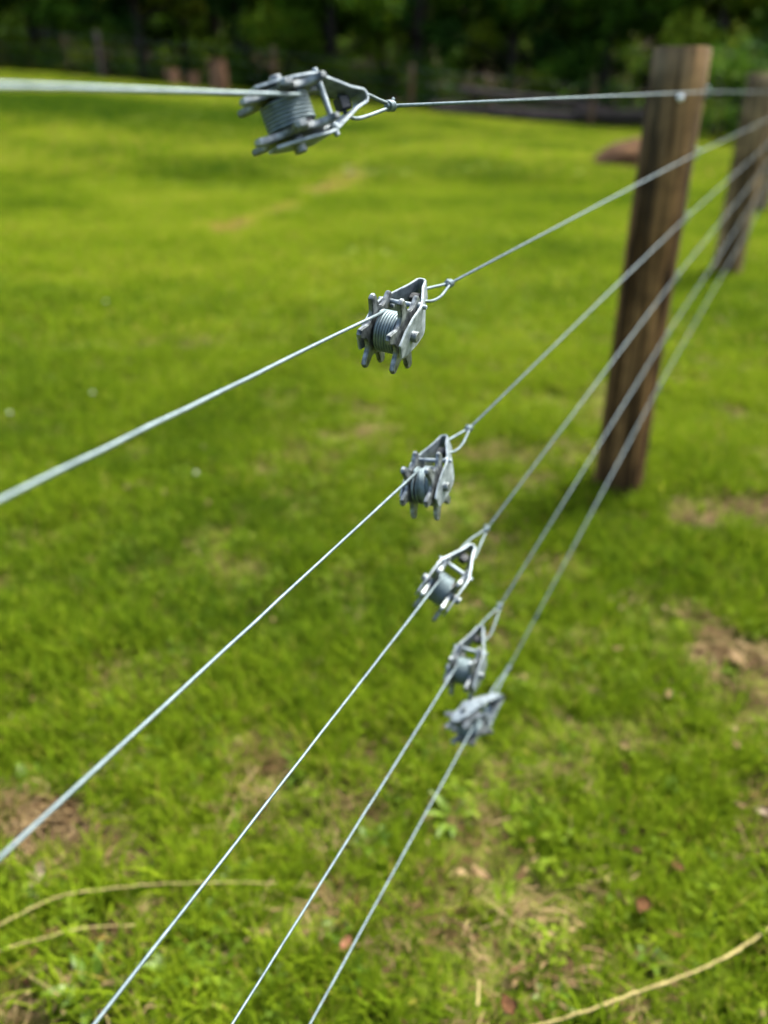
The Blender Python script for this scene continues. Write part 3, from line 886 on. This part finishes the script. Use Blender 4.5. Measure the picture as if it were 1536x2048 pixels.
def build_strainers():
    for i, (s, z, roll, sc, tooth, messy, label) in enumerate(SPECS):
        pitch = BODY_PITCH
        M = BASIS @ Matrix.Rotation(R(roll), 3, 'X')
        centre = on_line(s, z) + M @ Vector((0, -YOFF, -RC)) * sc
        rotm = M @ Matrix.Rotation(-pitch, 3, 'Y')
        root = empty("wire_strainer", centre)
        root.rotation_euler = rotm.to_euler()
        root.scale = (sc, sc, sc)
        tag(root, label, 'wire strainer', 'six wire strainers along the fence wires')
        fr = link("frame", FRAME_M, root)
        link("rivet", RIVET_M, fr); link("rivet", RIVET_M2, fr)
        dr = link("drum", DRUM_M, root)
        link("wire_coil", COIL_MESSY if messy else COIL_M, dr)
        for y in (-.0126, .0126):
            w = link("ratchet_wheel", WHEEL_M, dr, (0, y, 0)); w.rotation_euler = (0, -R(tooth), 0)
        link("axle", AXLE_M, root); link("cross_pin", PIN_M, root); link("pawl", PAWL_M, root)
        # wire on the camera's side, running back past the camera
        es, ez = EDGE[i]
        a, b = on_line(es, ez), on_line(s, z)
        u = (a - b).normalized()
        if i == 0: u = u
        kr = random.Random(300 + i)
        pts = [b + u * (1.9 * j / 60) + (LEFT * kr.gauss(0, .00011) + Vector((0, 0, kr.gauss(0, .00011)))) * (j > 0) for j in range(61)]
        wm = Geo().add(tube_geo(pts, RW, 12)).mesh("fence_wire", WIRE)
        w = link("fence_wire", wm)
        tag(w, f"{ORD[i]} near wire, running from the left edge into the drum of the {ORD[i]} strainer", 'wire', 'fence wires on the near side of the strainers')
        # wire on the far side: knot, loop round the nose, run past the posts
        nose_w = centre + rotm @ Vector((NOSE * sc, 0, HOLE_Z * sc))
        kn = on_line(max(KNOTS[i], nose_w.dot(DIR) + .030), 0)
        kz = nose_w.z + (-.001 if i != 0 else -.002)
        k = Vector((nose_w.x + DIR.x * (kn.dot(DIR) - nose_w.dot(DIR)), nose_w.y + DIR.y * (kn.dot(DIR) - nose_w.dot(DIR)), kz))
        posts_on = [p + RIGHT * WOFF for p in post_spots]
        path = [k] + [Vector((q.x, q.y, WIRE_Z[i])) + RIGHT * (.024 if j else 0) for j, q in enumerate(posts_on)]
        path += [path[-1] + DIR * 6]
        fm = Geo().add(tube_geo([p - k for p in path], RW, 10)).mesh("fence_wire", WIRE)
        f = link("fence_wire", fm, None, k)
        tag(f, f"{ORD[i]} far wire, leading from the knot of the {ORD[i]} strainer to the posts", 'wire', 'fence wires on the far side of the strainers')
        # loop in local frame of the strainer roll
        L = (k - nose_w).length
        ax = M @ Vector((0, 1, 0)); up = M @ Vector((0, 0, 1)); fx = (k - nose_w).normalized()
        lp = []
        ww = .0088 * sc
        for t, o, e in ((0, .0012, 0), (.25, .0035, .0005), (.55, .0070, .001), (.85, .0088, .001), (1.0, .0086, 0), (1.10, .0070, -.0005), (1.16, .0040, -.001), (1.18, 0, -.001), (1.16, -.0040, -.001), (1.09, -.0070, -.001), (1.0, -.0085, -.002), (.82, -.0088, -.003), (.5, -.0060, -.004), (.2, -.0030, -.002), (0, -.0012, 0)):
            lp.append(-fx * (L * t) + ax * o * sc + up * e * sc)
        sm = []
        for q in range(len(lp) - 1):                                # smooth the loop a little
            p0, p1, p2, p3 = lp[max(q - 1, 0)], lp[q], lp[q + 1], lp[min(q + 2, len(lp) - 1)]
            for tt in (0, .25, .5, .75):
                sm.append(.5 * ((2 * p1) + (p2 - p0) * tt + (2 * p0 - 5 * p1 + 4 * p2 - p3) * tt ** 2 + (3 * p1 - p0 - 3 * p2 + p3) * tt ** 3))
        sm.append(lp[-1])
        link("loop", Geo().add(tube_geo(sm, RW, 10)).mesh("loop", WIRE), f)
        kk = link("knot", KNOT_M, f)
        kk.rotation_euler = (BASIS @ Matrix.Rotation(R(roll), 3, 'X')).to_euler()
build_strainers()

# ------------------------------------------------------------------ far fence, logs and mounds
def pix(px, py, dist_y):
    """A point of the place seen at photo pixel (px, py), at ground distance dist_y (used once to lay the far things out)."""
    x = (px - 768) / FPX; v = (1024 - py) / FPX
    c, s = math.cos(PITCH), math.sin(PITCH)
    d = Vector((x, c + v * s, -s + v * c)); t = dist_y / d.y
    return Vector((d.x * t, dist_y, EYE + d.z * t))

def build_far():
    rnd = random.Random(9)
    fp = [(-16.5, 30.8), (-9.6, 31.0), (-3.75, 31.2), (0.90, 30.2), (7.0, 30.2), (13.0, 28.0)]
    labels = ["far fence post beyond the left edge of the view", "grey far fence post standing alone at the upper left before the dark wood",
              "tan far fence post just behind the top strainer", "tan far fence post right of the knot of the top wire",
              "tan far fence post in front of the grey logs, left of the nearest post", "far fence post hidden by the second wooden post"]
    tops = []
    for i, (x, y) in enumerate(fp):
        gz = tz(x, y); h = 1.42 if i != 4 else 1.25
        pm = post_mesh("far_fence_post", .085, h, 90 + i, GREYWOOD if i == 1 else FARWOOD)
        o = link("far_fence_post", pm, None, (x, y, gz))
        tag(o, labels[i], 'post', 'posts of the far fence')
        tops.append(Vector((x, y - .085, gz)))
    for k, hz in enumerate((1.25, .85, .45)):
        m = Geo().add(tube_geo([p + Vector((0, 0, hz)) for p in tops], .004, 6)).mesh("far_fence_wire", WIRE)
        tag(link("far_fence_wire", m), f"{('upper', 'middle', 'lower')[k]} wire strung between the far fence posts", 'wire', 'wires of the far fence')
    # logs lying behind the far fence on the right
    def log(a, b, r, label, mat=GREYWOOD):
        a, b = Vector(a), Vector(b)
        n = 9; rg = random.Random(label)
        pts = [a.lerp(b, t / (n - 1)) + Vector((0, rg.uniform(-.03, .03), rg.uniform(-.02, .02))) for t in range(n)]
        m = Geo().add(tube_geo([p - a for p in pts], [r * rg.uniform(.85, 1.1) for _ in pts], 12)).mesh("fallen_log", mat)
        tag(link("fallen_log", m, None, a), label, 'log', 'logs stacked behind the far fence')
    g = lambda x, y, h: (x, y, tz(x, y) + h)
    log(g(2.6, 31.3, .80), g(7.6, 31.2, .62), .13, "long grey log lying uppermost behind the far fence")
    log(g(3.6, 31.0, .22), g(9.6, 30.9, .30), .20, "thick grey log on the ground under the long one, behind the far fence")
    log(g(6.6, 30.75, .48), g(10.2, 30.5, .55), .15, "short pinkish grey log at the right end of the log pile", GREYWOOD)
    log(g(1.6, 31.4, .18), g(5.0, 31.5, .22), .17, "dark grey log on the ground at the left end of the log pile")
    # three reddish stumps at the back left
    for (px, h, r, lab) in ((345, .55, .24, "leftmost and lowest of three reddish tree stumps below the dark wood"), (386, .50, .22, "middle one of three reddish tree stumps below the dark wood"), (437, .95, .30, "tallest of three reddish tree stumps, nearest the top strainer")):
        y = 30.2; x = (px - 768) / FPX * y / 1.135
        m = post_mesh("tree_stump", r, h, px, STUMPWOOD)
        tag(link("tree_stump", m, None, (x, y, tz(x, y))), lab, 'stump', 'reddish stumps at the back of the field')
    # brown earth mound beside the nearest post
    bm = bmesh.new()
    bmesh.ops.create_icosphere(bm, subdivisions=4, radius=1)
    for v in bm.verts:
        k = .75 + .5 * fbm(v.co.x * 1.0, v.co.y + v.co.z, 1.6, 3)
        v.co = Vector((v.co.x * .80 * k, v.co.y * .6 * k, max(v.co.z, -.3) * .36 * k))
    x, y = 4.05, 13.7
    tag(link("earth_mound", mesh_from_bm("earth_mound", bm, CLAY, True), None, (x, y, tz(x, y))), "low reddish brown mound of earth behind the nearest wooden post", 'mound')
build_far()

# ------------------------------------------------------------------ small things lying in the grass
def ground_at(px, py, up=0.0):
    x = (px - 768) / FPX; v = (1024 - py) / FPX
    c, s = math.cos(PITCH), math.sin(PITCH)
    d = Vector((x, c + v * s, -s + v * c)); t = (up - EYE) / d.z
    q = d * t
    return Vector((q.x, q.y, tz(q.x, q.y) + up))

def smooth_path(p, k=6):
    out = []
    for q in range(len(p) - 1):
        p0, p1, p2, p3 = p[max(q - 1, 0)], p[q], p[q + 1], p[min(q + 2, len(p) - 1)]
        for j in range(k):
            t = j / k
            out.append(.5 * ((2 * p1) + (p2 - p0) * t + (2 * p0 - 5 * p1 + 4 * p2 - p3) * t ** 2 + (3 * p1 - p0 - 3 * p2 + p3) * t ** 3))
    return out + [p[-1]]

def build_litter():
    rnd = random.Random(77)
    def stalk(pts, r0, r1, label, up=.046):
        p = [q + Vector((rnd.gauss(0, .0005), rnd.gauss(0, .0005), rnd.gauss(0, .0008))) for q in smooth_path([ground_at(x, y, up) for x, y in pts])]
        n = len(p)
        o = link("dry_stalk", Geo().add(tube_geo(p, [.82 * (r0 + (r1 - r0) * i / (n - 1)) * (1.45 if i % 11 == 7 else 1 + .12 * math.sin(i * 1.9)) for i in range(n)], 7)).mesh("dry_stalk", STALK))
        tag(o, label, 'stalk', 'dry grass stalks lying over the turf')
    stalk([(-60, 1880), (60, 1818), (130, 1790), (230, 1776), (330, 1768), (440, 1765), (552, 1766)], .0022, .0012, "long pale dry stalk arching over the grass at the lower left, under the third wire")
    stalk([(1030, 2060), (1130, 2036), (1230, 2000), (1330, 1965), (1420, 1930), (1490, 1890), (1580, 1825)], .0022, .0028, "thick curved dry stalk crossing the lower right corner")
    stalk([(-40, 1915), (40, 1888), (100, 1872), (165, 1856), (270, 1850)], .0020, .0012, "short dry stalk just below the long one at the lower left edge", .045)
    stalk([(40, 1940), (80, 1965), (118, 1990)], .0022, .0018, "straight broken straw lying on bare soil near the lower left corner", .035)
    stalk([(960, 1790), (1010, 1830), (1060, 1860), (1100, 1890)], .0014, .0012, "thin grey dry stem in the worn patch right of the bottom wire", .03)
    stalk([(958, 1960), (956, 2012)], .0020, .0026, "short upright tan stub of stalk at the bottom centre", .04)
    def leaf(px, py, L, W, mat, label, curl=.5, up=.035, name="dead_leaf", cat='leaf'):
        c = ground_at(px, py, up)
        bm = bmesh.new(); n, mcol = 9, 5
        grid = []
        for i in range(n):
            t = i / (n - 1); w = W * (math.sin(math.pi * min(1, t * .93 + .05)) ** .8) * (1 + .18 * math.sin(i * 2.3 + px))
            grid.append([bm.verts.new((L * (t - .5), w * (j / (mcol - 1) - .5), curl * (abs(j / (mcol - 1) - .5) ** 1.6) * W + .25 * curl * L * (t - .5) ** 2 + rnd.uniform(-.0008, .0008))) for j in range(mcol)])
        for i in range(n - 1):
            for j in range(mcol - 1):
                bm.faces.new((grid[i][j], grid[i][j + 1], grid[i + 1][j + 1], grid[i + 1][j]))
        bmesh.ops.solidify(bm, geom=list(bm.faces), thickness=.0006)
        o = link(name, mesh_from_bm(name, bm, mat, True), None, c)
        o.rotation_euler = (rnd.uniform(-.4, .4), rnd.uniform(-.4, .4), rnd.uniform(0, 6.28))
        tag(o, label, cat, 'dead leaves and chips lying in the grass')
        return o
    leaf(1285, 1812, .040, .026, DEADLEAF, "reddish brown curled leaf standing in the grass at the lower right", .9, .045)
    leaf(1356, 1733, .026, .016, DEADLEAF, "small brown leaf just above the reddish leaf at the lower right")
    leaf(1256, 1492, .048, .024, TANLEAF, "folded tan leaf level with the bottom strainer at the right", .9)
    leaf(1470, 1320, .062, .042, TANLEAF, "largest pale tan leaf near the right edge", .7)
    leaf(1338, 1388, .055, .018, TANLEAF, "narrow pale leaf lying left of the largest tan leaf", .5)
    leaf(692, 1888, .026, .018, PINKLEAF, "small pinkish leaf touching the bottom wire", .6)
    leaf(716, 1800, .026, .010, DEADLEAF, "slim orange brown leaf between the two lowest wires", .6)
    leaf(1350, 1868, .030, .010, DEADLEAF, "thin rusty leaf right of the reddish curled leaf", .6)
    leaf(75, 1750, .050, .020, WOODCHIP, "pale wood chip on bare soil at the lower left, above the long stalk", .4, .02, "wood_chip", 'wood chip')
    leaf(1525, 1628, .035, .026, WOODCHIP, "pale chip at the right edge beside a dark hollow", .5, .03, "wood_chip", 'wood chip')
    leaf(1480, 1612, .022, .016, TANLEAF, "small tan leaf left of the pale chip at the right edge", .5)
    leaf(960, 1748, .038, .020, TANLEAF, "pale bent leaf in the worn patch right of the bottom wire", .8)
    leaf(1020, 2010, .040, .026, DEADLEAF, "dull brown leaf at the bottom edge beside the upright stub", .6)
    # white clover heads out in the field
    for px, py, lab in ((185, 787, "white clover head at the left, between the second and third wires"), (392, 942, "white clover head lying lowest, under the second wire"), (20, 830, "white clover head at the left edge above the second wire"), (212, 605, "pale clover head farthest out in the field at the left")):
        p = ground_at(px, py, .06)
        r = empty("clover_flower", (p.x, p.y, p.z - .06))
        tag(r, lab, 'flower', 'white clover heads in the pasture')
        link("stem", Geo().add(tube_geo([Vector((0, 0, -.01)), Vector((.004, 0, .03)), Vector((0, 0, .06))], .0012, 6)).mesh("stem", CLOVER), r)
        g = Geo()
        for k in range(40):
            th, ph = math.acos(1 - 1.7 * (k + .5) / 40), k * 2.4
            d = Vector((math.sin(th) * math.cos(ph), math.sin(th) * math.sin(ph), math.cos(th)))
            g.add(tube_geo([d * .002, d * .006, d * .0085], [.0006, .0018, .0003], 4))
        link("flower_head", g.mesh("flower_head", PETAL), r, (0, 0, .06))
    # broad-leaved plants, leaf by leaf
    spots = [(190, 1990, 8, .11, .014, "broad-leaved plant with pale green upright leaves at the lower left corner"), (90, 1800, 6, .085, .012, "dark leafy plant at the left edge above the long dry stalk"),
             (400, 1855, 7, .07, .013, "leafy plant between the third and fourth wires near the bottom"), (470, 1760, 6, .06, .012, "small leafy plant at the tip of the long dry stalk"),
             (740, 1690, 6, .07, .016, "rosette of rounded leaves between the two lowest wires"), (905, 1640, 8, .09, .012, "tuft of long pale leaves just right of the bottom wire"),
             (672, 1868, 5, .05, .017, "plant with one round pale leaf touching the bottom wire"), (350, 1950, 9, .085, .012, "spreading plant of narrow leaves under the fourth wire"),
             (1300, 1925, 6, .055, .014, "yellowish plant with curled leaves above the curved stalk at the lower right"), (560, 1990, 7, .07, .012, "leafy plant at the bottom edge between the fifth and sixth wires"),
             (1100, 2000, 6, .055, .010, "small weed just above the left end of the curved stalk"), (60, 1560, 6, .06, .014, "round-leaved plant at the left edge just above the third wire")]
    for px, py, n, L, W, lab in spots:
        p = ground_at(px, py)
        r = empty("broad_leaf_plant", p)
        tag(r, lab, 'weed plant', 'broad-leaved plants growing in the turf')
        for k in range(n):
            la = k * 2.4 + rnd.uniform(-.3, .3); d = Vector((math.cos(la), math.sin(la), 0)); side = Vector((-d.y, d.x, 0))
            l = .72 * L * rnd.uniform(.7, 1.15); a0 = rnd.uniform(.25, .8)
            rows, cur = [], d * .004
            prof = (.18, .35, .8, 1.0, .9, .55, .05)
            for i in range(7):
                ang = a0 + i * .17
                if i: cur = cur + (Vector((0, 0, 1)) * math.cos(ang) + d * math.sin(ang)) * (l / 6)
                w = .62 * W * prof[i] * rnd.uniform(.93, 1.07)
                nrm = Vector((0, 0, 1)) * math.sin(ang) - d * math.cos(ang)
                rows.append([cur - side * w + nrm * w * .3, cur.copy(), cur + side * w + nrm * w * .3])
            v = [q for rw in rows for q in rw]
            f = [(i * 3 + j, i * 3 + j + 1, i * 3 + j + 4, i * 3 + j + 3) for i in range(6) for j in range(2)]
            link("leaf", shaded_mesh("leaf", [(v, f, rnd.gauss(.08, .14))], WEEDLEAF), r)
build_litter()
